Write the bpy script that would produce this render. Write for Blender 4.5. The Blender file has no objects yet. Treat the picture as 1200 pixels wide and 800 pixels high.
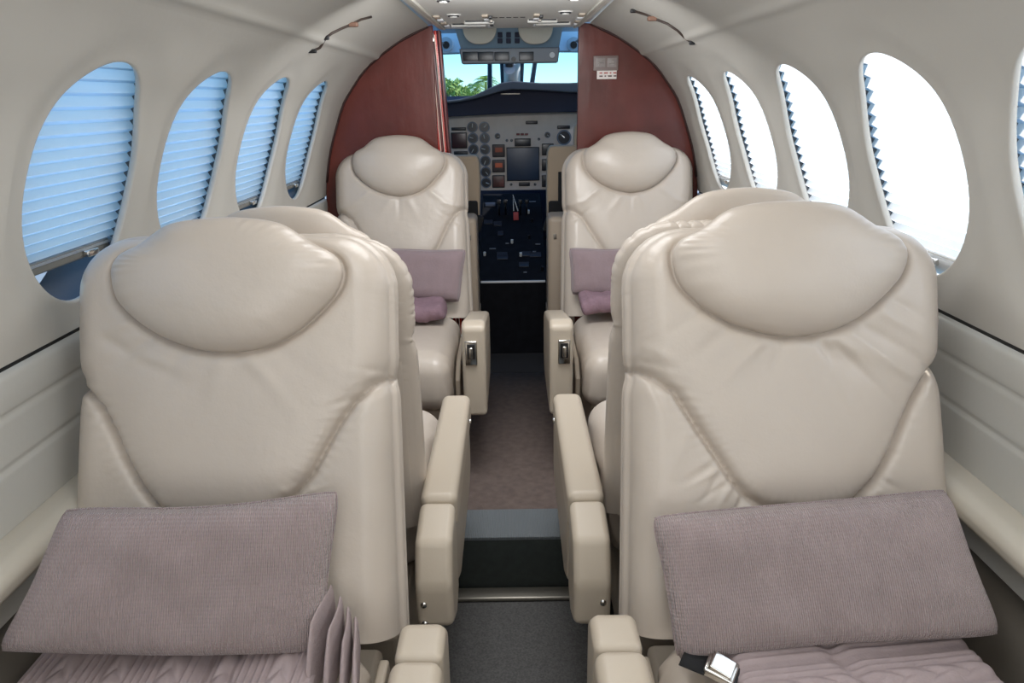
import bpy, bmesh, math, random
import numpy as np
from mathutils import Vector, Matrix
C = bpy.context.scene.collection
R = math.radians
rng = np.random.default_rng(7)

# ------------------------------------------------------------------ camera numbers
PITCH, ROLL, YAW, FOC = R(18.5), R(-0.9), 0.0028, 850.0
CAM = np.array([0, 0, 1.2])
def basis():
    cp, sp = math.cos(PITCH), math.sin(PITCH)
    c, s = math.cos(YAW), math.sin(YAW)
    Rz = np.array([[c, -s, 0], [s, c, 0], [0, 0, 1]])
    f = Rz @ np.array([0, cp, -sp]); u = Rz @ np.array([0, sp, cp]); r = Rz @ np.array([1., 0, 0])
    cr, sr = math.cos(ROLL), math.sin(ROLL)
    return f, -sr * r + cr * u, cr * r + sr * u
FW, UP, RT = basis()
def ray(px, py): return FW + (px - 600) / FOC * RT + (400 - py) / FOC * UP
def at(px, py, Y=None, Z=None, X=None):
    r = ray(px, py)
    s = Y / r[1] if Y is not None else ((Z - 1.2) / r[2] if Z is not None else X / r[0])
    return CAM + s * r

# ------------------------------------------------------------------ materials
def lin(c):
    return tuple(((v / 255) / 12.92 if v / 255 <= .04045 else ((v / 255 + .055) / 1.055) ** 2.4) for v in c)
def mat(name, rgb, rough=.5, metal=0., bump=None, var=None, coat=0., spec=None, emit=None, sheen=0.):
    m = bpy.data.materials.new(name); m.use_nodes = True
    nt = m.node_tree; b = nt.nodes['Principled BSDF']
    c = lin(rgb) + (1,)
    b.inputs['Base Color'].default_value = c
    b.inputs['Roughness'].default_value = rough
    b.inputs['Metallic'].default_value = metal
    if coat: b.inputs['Coat Weight'].default_value = coat; b.inputs['Coat Roughness'].default_value = .15
    if spec is not None: b.inputs['Specular IOR Level'].default_value = spec
    if sheen: b.inputs['Sheen Weight'].default_value = sheen
    if emit: b.inputs['Emission Color'].default_value = lin(emit[0]) + (1,); b.inputs['Emission Strength'].default_value = emit[1]
    tc = nt.nodes.new('ShaderNodeTexCoord')
    if var:      # (scale, amount)
        n = nt.nodes.new('ShaderNodeTexNoise'); n.inputs['Scale'].default_value = var[0]; n.inputs['Detail'].default_value = 4
        nt.links.new(tc.outputs['Object'], n.inputs['Vector'])
        r = nt.nodes.new('ShaderNodeValToRGB')
        r.color_ramp.elements[0].position = .3; r.color_ramp.elements[1].position = .7
        r.color_ramp.elements[0].color = tuple(v * (1 - var[1]) for v in c[:3]) + (1,)
        r.color_ramp.elements[1].color = tuple(min(1, v * (1 + var[1])) for v in c[:3]) + (1,)
        nt.links.new(n.outputs['Fac'], r.inputs['Fac']); nt.links.new(r.outputs['Color'], b.inputs['Base Color'])
    if bump:     # list of (kind, scale, strength, distance)
        last = None
        for kind, sc, st, dist in bump:
            vec = tc.outputs['Object']
            if kind == 'streak':
                mp = nt.nodes.new('ShaderNodeMapping'); mp.inputs['Scale'].default_value = (1, 1, .18); nt.links.new(vec, mp.inputs['Vector']); vec = mp.outputs['Vector']; kind = 'noise'
            if kind == 'noise':
                n = nt.nodes.new('ShaderNodeTexNoise'); n.inputs['Scale'].default_value = sc; n.inputs['Detail'].default_value = 5
                out = n.outputs['Fac']
            elif kind == 'voronoi':
                n = nt.nodes.new('ShaderNodeTexVoronoi'); n.inputs['Scale'].default_value = sc; out = n.outputs['Distance']
            else:
                n = nt.nodes.new('ShaderNodeTexWave'); n.wave_type = 'BANDS'; n.bands_direction = kind[-1].upper()
                n.inputs['Scale'].default_value = sc; n.inputs['Distortion'].default_value = .7; n.inputs['Detail'].default_value = 2
                n.inputs['Detail Scale'].default_value = 3
                out = n.outputs['Fac']
            nt.links.new(vec, n.inputs['Vector'])
            bp = nt.nodes.new('ShaderNodeBump'); bp.inputs['Strength'].default_value = st; bp.inputs['Distance'].default_value = dist
            nt.links.new(out, bp.inputs['Height'])
            if last: nt.links.new(last.outputs['Normal'], bp.inputs['Normal'])
            last = bp
        nt.links.new(last.outputs['Normal'], b.inputs['Normal'])
    return m
LEATHER = mat('cream_leather', (199, 187, 174), .34, bump=[('noise', 9, .3, .012), ('noise', 34, .16, .004), ('noise', 320, .12, .0012)], var=(6, .03), spec=.5)
ARMLEATHER = mat('cream_arm_leather', (191, 178, 160), .38, bump=[('noise', 300, .12, .001)], spec=.45)
SHELLB = mat('seat_side_vinyl', (180, 167, 150), .45, bump=[('noise', 260, .1, .001)])
WALLM = mat('wall_suede', (191, 187, 179), .85, bump=[('noise', 60, .06, .004)], var=(3, .02))
LOWER = mat('lower_panel_suede', (198, 196, 189), .8, bump=[('noise', 60, .06, .004)], var=(4, .02))
LEDGE = mat('ledge_vinyl', (204, 196, 181), .5)
DARKGAP = mat('dark_gap', (38, 36, 34), .8)
CEILM = mat('ceiling_plastic', (212, 210, 204), .5)
REVEAL = mat('window_seal', (96, 95, 94), .6)
WOOD = mat('burgundy_leather', (104, 50, 43), .26, bump=[('streak', 7, .16, .02), ('noise', 3.5, .2, .02), ('noise', 200, .05, .001)], var=(5, .3))
RED = mat('red_lacquer', (186, 48, 36), .25, coat=.5)
REDW = mat('pale_piping', (235, 205, 190), .35)
CARPET = mat('grey_carpet', (104, 103, 102), .95, bump=[('noise', 260, .6, .004)], var=(220, .3))
CARPETB = mat('brown_carpet', (112, 98, 92), .95, bump=[('noise', 260, .5, .004)], var=(40, .16))
RISER = mat('dark_riser', (46, 52, 50), .8, var=(60, .15))
RUBBER = mat('ribbed_rubber', (112, 118, 122), .6, bump=[('wavex', 90, .6, .003)])
ALU = mat('aluminium', (150, 145, 136), .4, .8)
CHROME = mat('chrome', (215, 213, 208), .14, 1.)
BLACK = mat('black_plastic', (22, 22, 25), .4)
BLACKW = mat('black_webbing', (26, 26, 28), .8, bump=[('wavex', 300, .4, .001)])
MAUVE = mat('mauve_knit', (168, 149, 147), .95, bump=[('wavez', 60, .3, .003), ('wavex', 110, .7, .004), ('noise', 130, .5, .003)], var=(24, .07), sheen=.3)
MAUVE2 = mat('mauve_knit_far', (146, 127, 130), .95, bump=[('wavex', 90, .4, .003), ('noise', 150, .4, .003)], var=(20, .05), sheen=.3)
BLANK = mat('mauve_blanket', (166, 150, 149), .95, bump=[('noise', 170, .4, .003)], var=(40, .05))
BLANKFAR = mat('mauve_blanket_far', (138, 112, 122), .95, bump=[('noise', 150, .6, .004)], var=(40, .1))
PANELM = mat('instrument_grey', (196, 184, 174), .5, var=(30, .04))
NAVY = mat('glareshield_navy', (40, 42, 62), .75)
NAVYT = mat('glareshield_top', (72, 76, 82), .8)
DARKINST = mat('instrument_black', (24, 28, 36), .3)
SCREEN = mat('screen_glass', (16, 28, 44), .35, emit=((22, 44, 70), .12))
ORANGE = mat('lit_gauge', (66, 50, 48), .5)
NEEDLE = mat('pale_marks', (210, 212, 210), .5)
PEDM = mat('pedestal_black', (20, 21, 26), .8, spec=.15, var=(25, .3))
CREWS = mat('crew_seat_tan', (186, 166, 142), .7)
COCKB = mat('cockpit_trim', (150, 176, 196), .6)
WHITEP = mat('white_paint', (222, 224, 226), .45)
POSTM = mat('dark_post', (60, 80, 100), .5)
VISOR = mat('sun_visor', (196, 184, 168), .6)
PLACARD = mat('placard_white', (238, 228, 222), .5)
PINK = mat('placard_red_print', (196, 110, 104), .6)
PRINT = mat('placard_dark_print', (110, 90, 86), .6)
SIGNG = mat('sign_grey', (128, 112, 108), .35)
SIGNL = mat('sign_icon', (176, 166, 162), .4)
TRUNK = mat('palm_trunk', (110, 96, 74), .9)
FROND = mat('palm_frond', (120, 150, 60), .7)
LEAFG = mat('tree_leaf', (126, 150, 72), .8)
TARMAC = mat('tarmac', (150, 150, 146), .95, var=(.4, .06))

def trans_mat(name, rgb, thr=.7):
    m = bpy.data.materials.new(name); m.use_nodes = True; nt = m.node_tree
    for n in list(nt.nodes): nt.nodes.remove(n)
    o = nt.nodes.new('ShaderNodeOutputMaterial'); mx = nt.nodes.new('ShaderNodeMixShader')
    d = nt.nodes.new('ShaderNodeBsdfDiffuse'); t = nt.nodes.new('ShaderNodeBsdfTranslucent')
    d.inputs['Color'].default_value = lin(rgb) + (1,); t.inputs['Color'].default_value = lin(rgb) + (1,)
    mx.inputs['Fac'].default_value = thr
    nt.links.new(d.outputs[0], mx.inputs[1]); nt.links.new(t.outputs[0], mx.inputs[2]); nt.links.new(mx.outputs[0], o.inputs[0])
    return m
BLIND = trans_mat('blind_fabric', (250, 251, 252), .86)
def glass_mat(name, tint=(1, 1, 1), gl=.06):
    m = bpy.data.materials.new(name); m.use_nodes = True; nt = m.node_tree
    for n in list(nt.nodes): nt.nodes.remove(n)
    o = nt.nodes.new('ShaderNodeOutputMaterial'); mx = nt.nodes.new('ShaderNodeMixShader')
    t = nt.nodes.new('ShaderNodeBsdfTransparent'); g = nt.nodes.new('ShaderNodeBsdfGlossy')
    t.inputs['Color'].default_value = tint + (1,); g.inputs['Roughness'].default_value = .02
    mx.inputs['Fac'].default_value = gl
    nt.links.new(t.outputs[0], mx.inputs[1]); nt.links.new(g.outputs[0], mx.inputs[2]); nt.links.new(mx.outputs[0], o.inputs[0])
    return m
PANE = glass_mat('window_pane')
WSPANE = glass_mat('windshield_pane', (.97, 1, 1), .04)

# ------------------------------------------------------------------ object helpers
def link(name, me, m, parent=None, loc=None, rot=None):
    o = bpy.data.objects.new(name, me); C.objects.link(o)
    if m is not None:
        for mm in (m if isinstance(m, (list, tuple)) else [m]): me.materials.append(mm)
    if parent is not None: o.parent = parent
    if loc is not None: o.location = loc
    if rot is not None: o.rotation_euler = rot
    return o
def mesh(name, V, F, smooth=True):
    me = bpy.data.meshes.new(name); me.from_pydata([tuple(map(float, v)) for v in V], [], [tuple(map(int, f)) for f in F])
    if smooth: me.polygons.foreach_set('use_smooth', [True] * len(me.polygons))
    me.update(); return me
def fixn(me, weld=0.):
    bm = bmesh.new(); bm.from_mesh(me)
    if weld: bmesh.ops.remove_doubles(bm, verts=bm.verts, dist=weld)
    bmesh.ops.recalc_face_normals(bm, faces=bm.faces)
    bm.to_mesh(me); bm.free(); return me
class MB:
    """collects several shapes into ONE mesh (one part)."""
    def __init__(s): s.V = []; s.F = []; s.M = []
    def add(s, V, F, mi=0):
        n = len(s.V); s.V += [tuple(map(float, v)) for v in V]; s.F += [tuple(int(i) + n for i in f) for f in F]; s.M += [mi] * len(F)
        return s
    def grid(s, P, cu=False, cv=False, mi=0):
        P = np.asarray(P); a, b = P.shape[:2]; F = []
        for i in range(a if cu else a - 1):
            for j in range(b if cv else b - 1):
                F.append((i * b + j, ((i + 1) % a) * b + j, ((i + 1) % a) * b + (j + 1) % b, i * b + (j + 1) % b))
        return s.add(P.reshape(-1, 3), F, mi)
    def box(s, c, h, r=.0, k=2, m=1, M=None, mi=0, disp=None):
        V, F = softbox(h, r, k, m)
        if disp is not None: V = disp(V)
        if M is not None: V = V @ np.array(M.to_3x3()).T
        return s.add(V + np.array(c), F, mi)
    def tube(s, pts, rad, n=10, mi=0, cap=True):
        pts = [Vector(p) for p in pts]; rings = []; prev = None
        rad = rad if isinstance(rad, (list, tuple)) else [rad] * len(pts)
        for i, p in enumerate(pts):
            t = (pts[min(i + 1, len(pts) - 1)] - pts[max(i - 1, 0)]).normalized()
            a = prev if prev is not None else (Vector((0, 0, 1)) if abs(t.z) < .9 else Vector((1, 0, 0)))
            a = (a - t * a.dot(t)).normalized(); prev = a; b = t.cross(a)
            rings.append([tuple(p + (a * math.cos(q) + b * math.sin(q)) * rad[i]) for q in [2 * math.pi * j / n for j in range(n)]])
        n0 = len(s.V); s.grid(np.array(rings), cv=True, mi=mi)
        if cap:
            s.F.append(tuple(n0 + j for j in range(n))); s.F.append(tuple(n0 + (len(pts) - 1) * n + j for j in reversed(range(n)))); s.M += [mi, mi]
        return s
    def build(s, name, m, parent=None, loc=None, rot=None, smooth=True, sharp=None, fix=True, weld=0.):
        me = mesh(name, s.V, s.F, smooth)
        for i, mi in enumerate(s.M):
            if mi: me.polygons[i].material_index = mi
        if fix: fixn(me, weld)
        if sharp: me.set_sharp_from_angle(angle=R(sharp))
        return link(name, me, m, parent, loc, rot)
def softbox(h, r, k=3, m=2):
    """rounded box centred on 0, half sizes h, edge radius r: vertices and faces."""
    h = np.array(h, float); r = min(r, h.min() * .999)
    def ax(hh):
        if r <= 1e-6: return list(np.linspace(-hh, hh, m + 1))
        c = [(hh - r) + r * math.tan(math.pi / 4 * i / k) for i in range(k + 1)]
        mid = list(np.linspace(-(hh - r), hh - r, m + 1))
        return [-q for q in reversed(c)][:-1] + mid + c[1:]
    A = [ax(q) for q in h]; V = []; F = []
    for a in range(3):
        b, c = (a + 1) % 3, (a + 2) % 3
        for sg in (-1, 1):
            n0 = len(V)
            for p in A[b]:
                for q in A[c]:
                    v = np.zeros(3); v[a] = sg * h[a]; v[b] = p; v[c] = q; V.append(v)
            nb, nc = len(A[b]), len(A[c])
            for i in range(nb - 1):
                for j in range(nc - 1):
                    f = (n0 + i * nc + j, n0 + (i + 1) * nc + j, n0 + (i + 1) * nc + j + 1, n0 + i * nc + j + 1)
                    F.append(f if sg > 0 else f[::-1])
    V = np.array(V)
    if r > 1e-6:
        inner = np.clip(V, -(h - r), h - r); d = V - inner; L = np.linalg.norm(d, axis=1, keepdims=True)
        V = inner + d / np.maximum(L, 1e-9) * r
    # weld
    key = {}; idx = []; W = []
    for v in V:
        kx = tuple(np.round(v, 6) + 0.)
        if kx not in key: key[kx] = len(W); W.append(v)
        idx.append(key[kx])
    F = [tuple(dict.fromkeys(idx[i] for i in f)) for f in F]
    return np.array(W), [f for f in F if len(f) > 2]
def box(name, c, h, m, parent=None, r=.004, k=2, mm=1, rot=None, loc=None, sharp=None):
    b = MB(); b.box((0, 0, 0), h, r, k, mm)
    return b.build(name, m, parent, loc=c, rot=rot, sharp=sharp)
def prism(name, pts, x0, x1, m, parent=None, bev=.01, seg=3, axis='x', loc=None, rot=None):
    """outline in the two other axes pushed along one axis, edges rounded."""
    n = len(pts)
    def P(a, b, t): return {'x': (t, a, b), 'y': (a, t, b), 'z': (a, b, t)}[axis]
    V = [P(a, b, x0) for a, b in pts] + [P(a, b, x1) for a, b in pts]
    F = [tuple(range(n)), tuple(range(2 * n - 1, n - 1, -1))] + [(i, (i + 1) % n, n + (i + 1) % n, n + i) for i in range(n)]
    me = mesh(name, V, F); bm = bmesh.new(); bm.from_mesh(me)
    bmesh.ops.recalc_face_normals(bm, faces=bm.faces)
    if bev: 
        es = [e for e in bm.edges if len(e.link_faces) == 2 and e.calc_face_angle(0) > .35]
        bmesh.ops.bevel(bm, geom=es, offset=bev, segments=seg, profile=.5, affect='EDGES', clamp_overlap=True)
    for f in bm.faces: f.smooth = True
    bm.to_mesh(me); bm.free()
    o = link(name, me, m, parent, loc, rot)
    w = o.modifiers.new('wn', 'WEIGHTED_NORMAL'); w.keep_sharp = False
    return o
def empty(name, loc=(0, 0, 0), rz=0.):
    o = bpy.data.objects.new(name, None); C.objects.link(o); o.location = loc; o.rotation_euler = (0, 0, rz); o.empty_display_size = .05
    return o
def tag(o, label=None, cat=None, group=None, kind=None):
    if label: o['label'] = label
    if cat: o['category'] = cat
    if group: o['group'] = group
    if kind: o['kind'] = kind
    return o
def smoothpoly(pts, n, closed=True):
    """periodic Catmull-Rom through pts -> n points."""
    P = np.array(pts, float); N = len(P); out = []
    segs = N if closed else N - 1
    for i in range(n):
        t = i / (n if closed else n - 1) * segs; k = min(int(t), segs - 1); u = t - k
        g = (lambda j: P[j % N]) if closed else (lambda j: P[max(0, min(N - 1, j))])
        p0, p1, p2, p3 = g(k - 1), g(k), g(k + 1), g(k + 2)
        out.append(.5 * ((2 * p1) + (-p0 + p2) * u + (2 * p0 - 5 * p1 + 4 * p2 - p3) * u * u + (-p0 + 3 * p1 - 3 * p2 + p3) * u ** 3))
    return np.array(out)
def polydist(X, H, line):
    """distance of grid points to a polyline and which side (sign)."""
    L = np.array(line); best = np.full(X.shape, 9.)
    for a, b in zip(L[:-1], L[1:]):
        d = b - a; t = np.clip(((X - a[0]) * d[0] + (H - a[1]) * d[1]) / (d @ d), 0, 1)
        best = np.minimum(best, np.hypot(X - a[0] - t * d[0], H - a[1] - t * d[1]))
    return best
def inpoly(X, H, poly):
    ins = np.zeros(X.shape, bool); n = len(poly)
    for i in range(n):
        x1, y1 = poly[i]; x2, y2 = poly[(i + 1) % n]
        c = ((y1 > H) != (y2 > H)) & (X < (x2 - x1) * (H - y1) / (y2 - y1 + 1e-12) + x1); ins ^= c
    return ins
def strokes(X, H, S):
    D = np.zeros(X.shape)
    for x0, h0, x1, h1, amp, w in S:
        dx, dh = x1 - x0, h1 - h0; L = math.hypot(dx, dh)
        t = ((X - x0) * dx + (H - h0) * dh) / L ** 2; p = ((X - x0) * dh - (H - h0) * dx) / L
        e = np.where(t < 0, t * L, np.where(t > 1, (t - 1) * L, 0))
        D += amp * np.exp(-(p / w) ** 2) * np.exp(-(e / (2 * w)) ** 2) * np.clip(1.15 - t, .2, 1)
    return D
def vnoise(x, y, seed=0, s=1.):
    """smooth value noise made of a few sines."""
    g = np.random.default_rng(seed); o = 0
    for i in range(7):
        a = g.uniform(0, 6.28); f = s * g.uniform(.6, 1.8); o = o + np.sin((x * math.cos(a) + y * math.sin(a)) * f + g.uniform(0, 6.28))
    return o / 4

# ================================================================== THE SHELL
PROF = np.array([(.735, .56), (.735, .70), (.735, .80), (.733, .846), (.721, .93), (.703, 1.01), (.676, 1.09), (.636, 1.19), (.59, 1.255), (.54, 1.315), (.45, 1.382), (.37, 1.428), (.295, 1.458)])
PR = smoothpoly(PROF, 400, closed=False)
ARC = np.r_[0, np.cumsum(np.hypot(*np.diff(PR, axis=0).T))]
def a_of_z(z): return float(np.interp(z, PR[:, 1], ARC))
def wallp(side, Y, a, off=0.):
    """point on the cabin wall: side -1 / +1, station Y, arc length a, pushed outwards by off."""
    a = np.asarray(a, float); x = np.interp(a, ARC, PR[:, 0]); z = np.interp(a, ARC, PR[:, 1])
    e = .01; tx = np.interp(a + e, ARC, PR[:, 0]) - np.interp(a - e, ARC, PR[:, 0]); tz = np.interp(a + e, ARC, PR[:, 1]) - np.interp(a - e, ARC, PR[:, 1])
    L = np.hypot(tx, tz); nx, nz = tz / L, -tx / L
    return np.stack([side * (x + off * nx), np.broadcast_to(Y, a.shape) + 0 * a, z + off * nz], -1)
Y0, Y1 = -1.25, 2.90
A0, AT, AE = a_of_z(.846), a_of_z(1.335), ARC[-1]
WIN = {-1: [-.505, -.075, .355, .785, 1.197, 1.617, 2.055, 2.495], 1: [-.43, .0, .43, .855, 1.28, 1.70, 2.135, 2.572]}
RY, RA = .158, .199
AC = a_of_z(1.080)
def ell(side, yc, th, k=1., off=0., pw=2.):
    c, s_ = np.cos(th), np.sin(th)
    return wallp(side, yc + RY * k * c, AC + RA * k * s_, off)
for side, nm in ((-1, 'wall_left'), (1, 'wall_right')):
    mb = MB(); ys = WIN[side]; edges = [Y0] + [(a + b) / 2 for a, b in zip(ys[:-1], ys[1:])] + [Y1]
    NE = 18
    for yc, ya, yb in zip(ys, edges[:-1], edges[1:]):
        bd = [(y, A0) for y in np.linspace(ya, yb, NE, endpoint=False)] + [(yb, a) for a in np.linspace(A0, AT, NE, endpoint=False)] + \
             [(y, AT) for y in np.linspace(yb, ya, NE, endpoint=False)] + [(ya, a) for a in np.linspace(AT, A0, NE, endpoint=False)]
        bd = np.array(bd); th = np.arctan2((bd[:, 1] - AC) / RA, (bd[:, 0] - yc) / RY)
        rings = []
        # rolled lip: goes outwards at the opening, then the panel surface
        for k, off in ((1.05, .014), (1.008, .009), (1.0, .004), (1.003, .0005), (1.012, -.0012), (1.03, -.0015), (1.07, -.0015)):
            rings.append(ell(side, yc, th, k, off + .010))
        e = np.stack([yc + RY * 1.07 * np.cos(th), AC + RA * 1.07 * np.sin(th)], -1)
        for t in (.06, .14, .24, .36, .5, .65, .82, 1.):
            q = e + (bd - e) * t; dd = np.hypot((q[:, 0] - yc) / RY, (q[:, 1] - AC) / RA)
            w = np.clip((1.42 - dd) / .34, 0, 1); w = w * w * (3 - 2 * w)
            w *= (1 - t) ** .3 if t < 1 else 0
            rings.append(wallp(side, q[:, 0], q[:, 1], .0085 * w))
        mb.grid(np.array(rings), cv=True)
    nn = 40
    Yg = np.linspace(Y0, Y1, 60); Ag = np.linspace(AT, AE, 16)
    Ag = np.linspace(AT, AE, 40)
    mb.grid(np.array([wallp(side, y, Ag, -.006 * np.exp(-((Ag - AT - .03) / .012) ** 2)) for y in Yg]))
    o = mb.build(nm, WALLM, fix=True, weld=.0004); tag(o, kind='structure')
    # lower side panel with two sewn grooves, below the seam
    zz = np.unique(np.r_[np.linspace(.0, .62, 6), np.linspace(.60, .838, 60)]); YY = (Y0, Y1)
    def gx(z):
        g = .004 * (np.exp(-((z - .777) / .004) ** 2) + np.exp(-((z - .703) / .004) ** 2)) + .012 * np.exp(-((z - .842) / .006) ** 2)
        puff = -.004 * np.exp(-((z - .81) / .03) ** 2)
        return .733 + g + puff
    P = np.array([[(side * gx(z), y, z) for z in zz] for y in YY])
    tag(MB().grid(P).build('trim_1', LOWER), kind='structure')
    # dark seam between wall and lower panel
    tag(box('trim_2', (side * .7445, (Y0 + Y1) / 2, .842), (.006, (Y1 - Y0) / 2, .006), DARKGAP, r=0), kind='structure')
    # armrest ledge along the wall
    a = [(.735, .618), (.700, .619), (.690, .617), (.678, .611), (.672, .600), (.674, .585), (.684, .575), (.735, .575)]
    led = prism('trim_3', [(side * x, z) for x, z in a], Y0, 2.9, LEDGE, axis='y', bev=.004, seg=2); tag(led, kind='structure')
    # lower duct below the ledge, coloured dark to read as the shaded gap
    tag(box('trim_4', (side * .712, (Y0 + Y1) / 2, .25), (.030, (Y1 - Y0) / 2, .2495), mat('lower_kick_shaded', (92, 86, 78), .8), r=0), kind='structure')
    # windows: seal, pane, blind
    th = np.linspace(0, 2 * math.pi, 64, endpoint=False)
    for i, yc in enumerate(ys):
        w = empty('window_%d' % (i + 1)); tag(w, kind='structure')
        rr = [ell(side, yc, th, k, off) for k, off in ((1.045, .019), (1.18, .021), (1.19, .045), (1.19, .10), (1.08, .115))]
        MB().grid(np.array(rr), cv=True).build('window_frame', REVEAL, w)
        c = wallp(side, yc, np.array([AC]), .115)[0]
        ring = ell(side, yc, th, 1.09, .113); V = [c] + list(ring); F = [(0, j + 1, (j + 1) % 64 + 1) for j in range(64)]
        MB().add(V, F).build('pane', PANE, w)
VIS = {-1: [3, 4, 5, 6, 7], 1: [3, 4, 5, 6, 7]}
LAB = {(-1, 4): 'pleated window blind with blue glass showing below, nearest on the left wall',
       (-1, 5): 'blue-lit pleated blind in the second left oval window from the camera',
       (-1, 6): 'narrow pleated blind in the third left oval window from the camera',
       (-1, 7): 'pleated blind in the left oval window nearest the burgundy bulkhead',
       (1, 3): 'glowing pleated blind cut off by the right edge of the photo',
       (1, 4): 'large glowing white pleated blind beside the nearest right seat headrest',
       (1, 5): 'glowing white pleated blind just above the middle right seat top',
       (1, 6): 'narrow glowing pleated blind in the second right window from the bulkhead',
       (1, 7): 'narrowest glowing pleated blind, right wall next to the burgundy bulkhead'}
def blind(side, i, yc):
    b = empty('window_blind', tuple(wallp(side, yc, np.array([AC - RA * .8]), .06)[0]))
    inv = Matrix.Translation(-b.location)
    if (side, i) in LAB: tag(b, LAB[(side, i)], 'window blind', 'pleated window blinds')
    else: tag(b, 'pleated window blind behind the camera position', 'window blind', 'pleated window blinds')
    abot = AC - RA * (.66 if (side == -1 and i == 4) else .80 if side == -1 else .86); atop = AC + RA * 1.1
    npl = 19; pts = []
    for j in range(npl * 2 + 1):
        t = j / (npl * 2); tt = 1 - (1 - t) ** 1.25      # pleats bunch towards the bottom
        a = abot + (atop - abot) * (t ** 1.18)
        pts.append((a, .036 + (.0055 if j % 2 else -.0055)))
    if side > 0: pts = [(AC - RA * 1.14, .036)] + pts
    Pg = []
    for yy in np.linspace(yc - RY * 1.185, yc + RY * 1.185, 14):
        row = []
        for a, off in pts: row.append(wallp(side, yy, np.array([a]), off)[0] - np.array(b.location))
        Pg.append(row)
    MB().grid(np.array(Pg)).build('pleated_fabric', BLIND, b, smooth=False, fix=False)
    # bottom rail
    p0 = wallp(side, yc - RY * .97, np.array([abot - .006]), .045)[0]; p1 = wallp(side, yc + RY * .97, np.array([abot - .006]), .045)[0]
    hw = math.sqrt(max(.05, 1 - ((abot - AC) / (RA * 1.15)) ** 2)) * RY * 1.12
    mbx = MB().box((0, 0, 0), (.012, hw, .011), .004)
    q = wallp(side, yc, np.array([abot - .006]), .046)[0] - np.array(b.location)
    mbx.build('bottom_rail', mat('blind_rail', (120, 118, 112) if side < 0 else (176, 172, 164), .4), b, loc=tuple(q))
    hq = wallp(side, yc + (RY * .45 if side < 0 else 0), np.array([abot - .006]), .028)[0] - np.array(b.location)
    MB().box((0, 0, 0), (.006, .018, .006), .003).build('handle', CHROME, b, loc=tuple(hq))
for side in (-1, 1):
    for i, yc in enumerate(WIN[side]):
        if i in VIS[side] and (side, i) in LAB or i < 4: blind(side, i, yc)

# floor, spar step, back wall
tag(box('floor', (0, .14, -.02), (.76, 1.43, .02), CARPET, r=0), kind='structure')
tag(box('floor_fore', (0, 2.35, -.02), (.76, .78, .02), CARPETB, r=0), kind='structure')
tag(box('step', (0, 1.632, .073), (.70, .057, .073), RISER, r=.004), kind='structure')
tag(box('step_tread', (0, 1.64, .150), (.22, .066, .005), RUBBER, r=.002), kind='structure')
tag(box('trim_5', (0, 1.545, .006), (.17, .022, .006), ALU, r=.004), kind='structure')
tag(box('wall_back', (0, Y0 - .02, .75), (.78, .02, .77), WALLM, r=0), kind='structure')
tag(box('ceiling', (0, (Y0 + Y1) / 2, 1.468), (.31, (Y1 - Y0) / 2, .006), CEILM, r=0), kind='structure')

# overhead service panel
svc = empty('overhead_service_panel', (0, 2.36, 1.458)); tag(svc, 'long cream overhead panel of vents and switches between the ceiling seams', 'ceiling panel')
prism('panel', [(-.285, -.53), (.285, -.53), (.262, .535), (-.262, .535)], -.012, .004, CEILM, svc, bev=.005, axis='z')
prism('edge_channel', [(-.262, -.52), (-.248, -.52), (-.232, .50), (-.244, .50)], -.019, -.011, mat('channel_cream', (186, 182, 172), .5), svc, bev=.002, axis='z')
prism('edge_channel', [(.262, -.52), (.248, -.52), (.232, .50), (.244, .50)], -.019, -.011, bpy.data.materials['channel_cream'], svc, bev=.002, axis='z')
for x, y in ((-.17, .06), (.17, .02), (-.17, -.3), (.17, -.3)):
    g = MB()
    for k in range(3): g.tube([(0, 0, -.012 - .003 * k), (0, 0, -.015 - .003 * k)], .023 - .006 * k, 20, mi=k % 2)
    g.build('air_vent', [CEILM, BLACK], svc, loc=(x, y, 0), sharp=40)
for x, y, w in ((-.10, .27, .05), (.11, .26, .05), (-.14, .36, .06), (.15, .35, .06)):
    box('reading_light', (x, y, -.016), (w, .018, .006), mat('lamp_lens', (214, 212, 206), .25), svc, r=.004)
    box('lamp_slot', (x, y - .022, -.013), (w * .9, .004, .003), BLACK, svc, r=.001)
for k in range(5): box('legend_mark', (-.045 + k * .022, .16, -.0125), (.008, .003, .001), BLACK, svc, r=0)
for x in (-.075, .085, -.225, .225):
    for k in range(4): box('latch', (x + .003 * k, .10 + k * .10, -.014), (.010, .030, .004), WHITEP if k % 2 else SHELLB, svc, r=.003)
for x in (-.06, .10):
    for k in range(3): box('hinge', (x, .12 + k * .12, -.015), (.006, .016, .005), BLACK if k != 1 else ALU, svc, r=.002)

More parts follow.
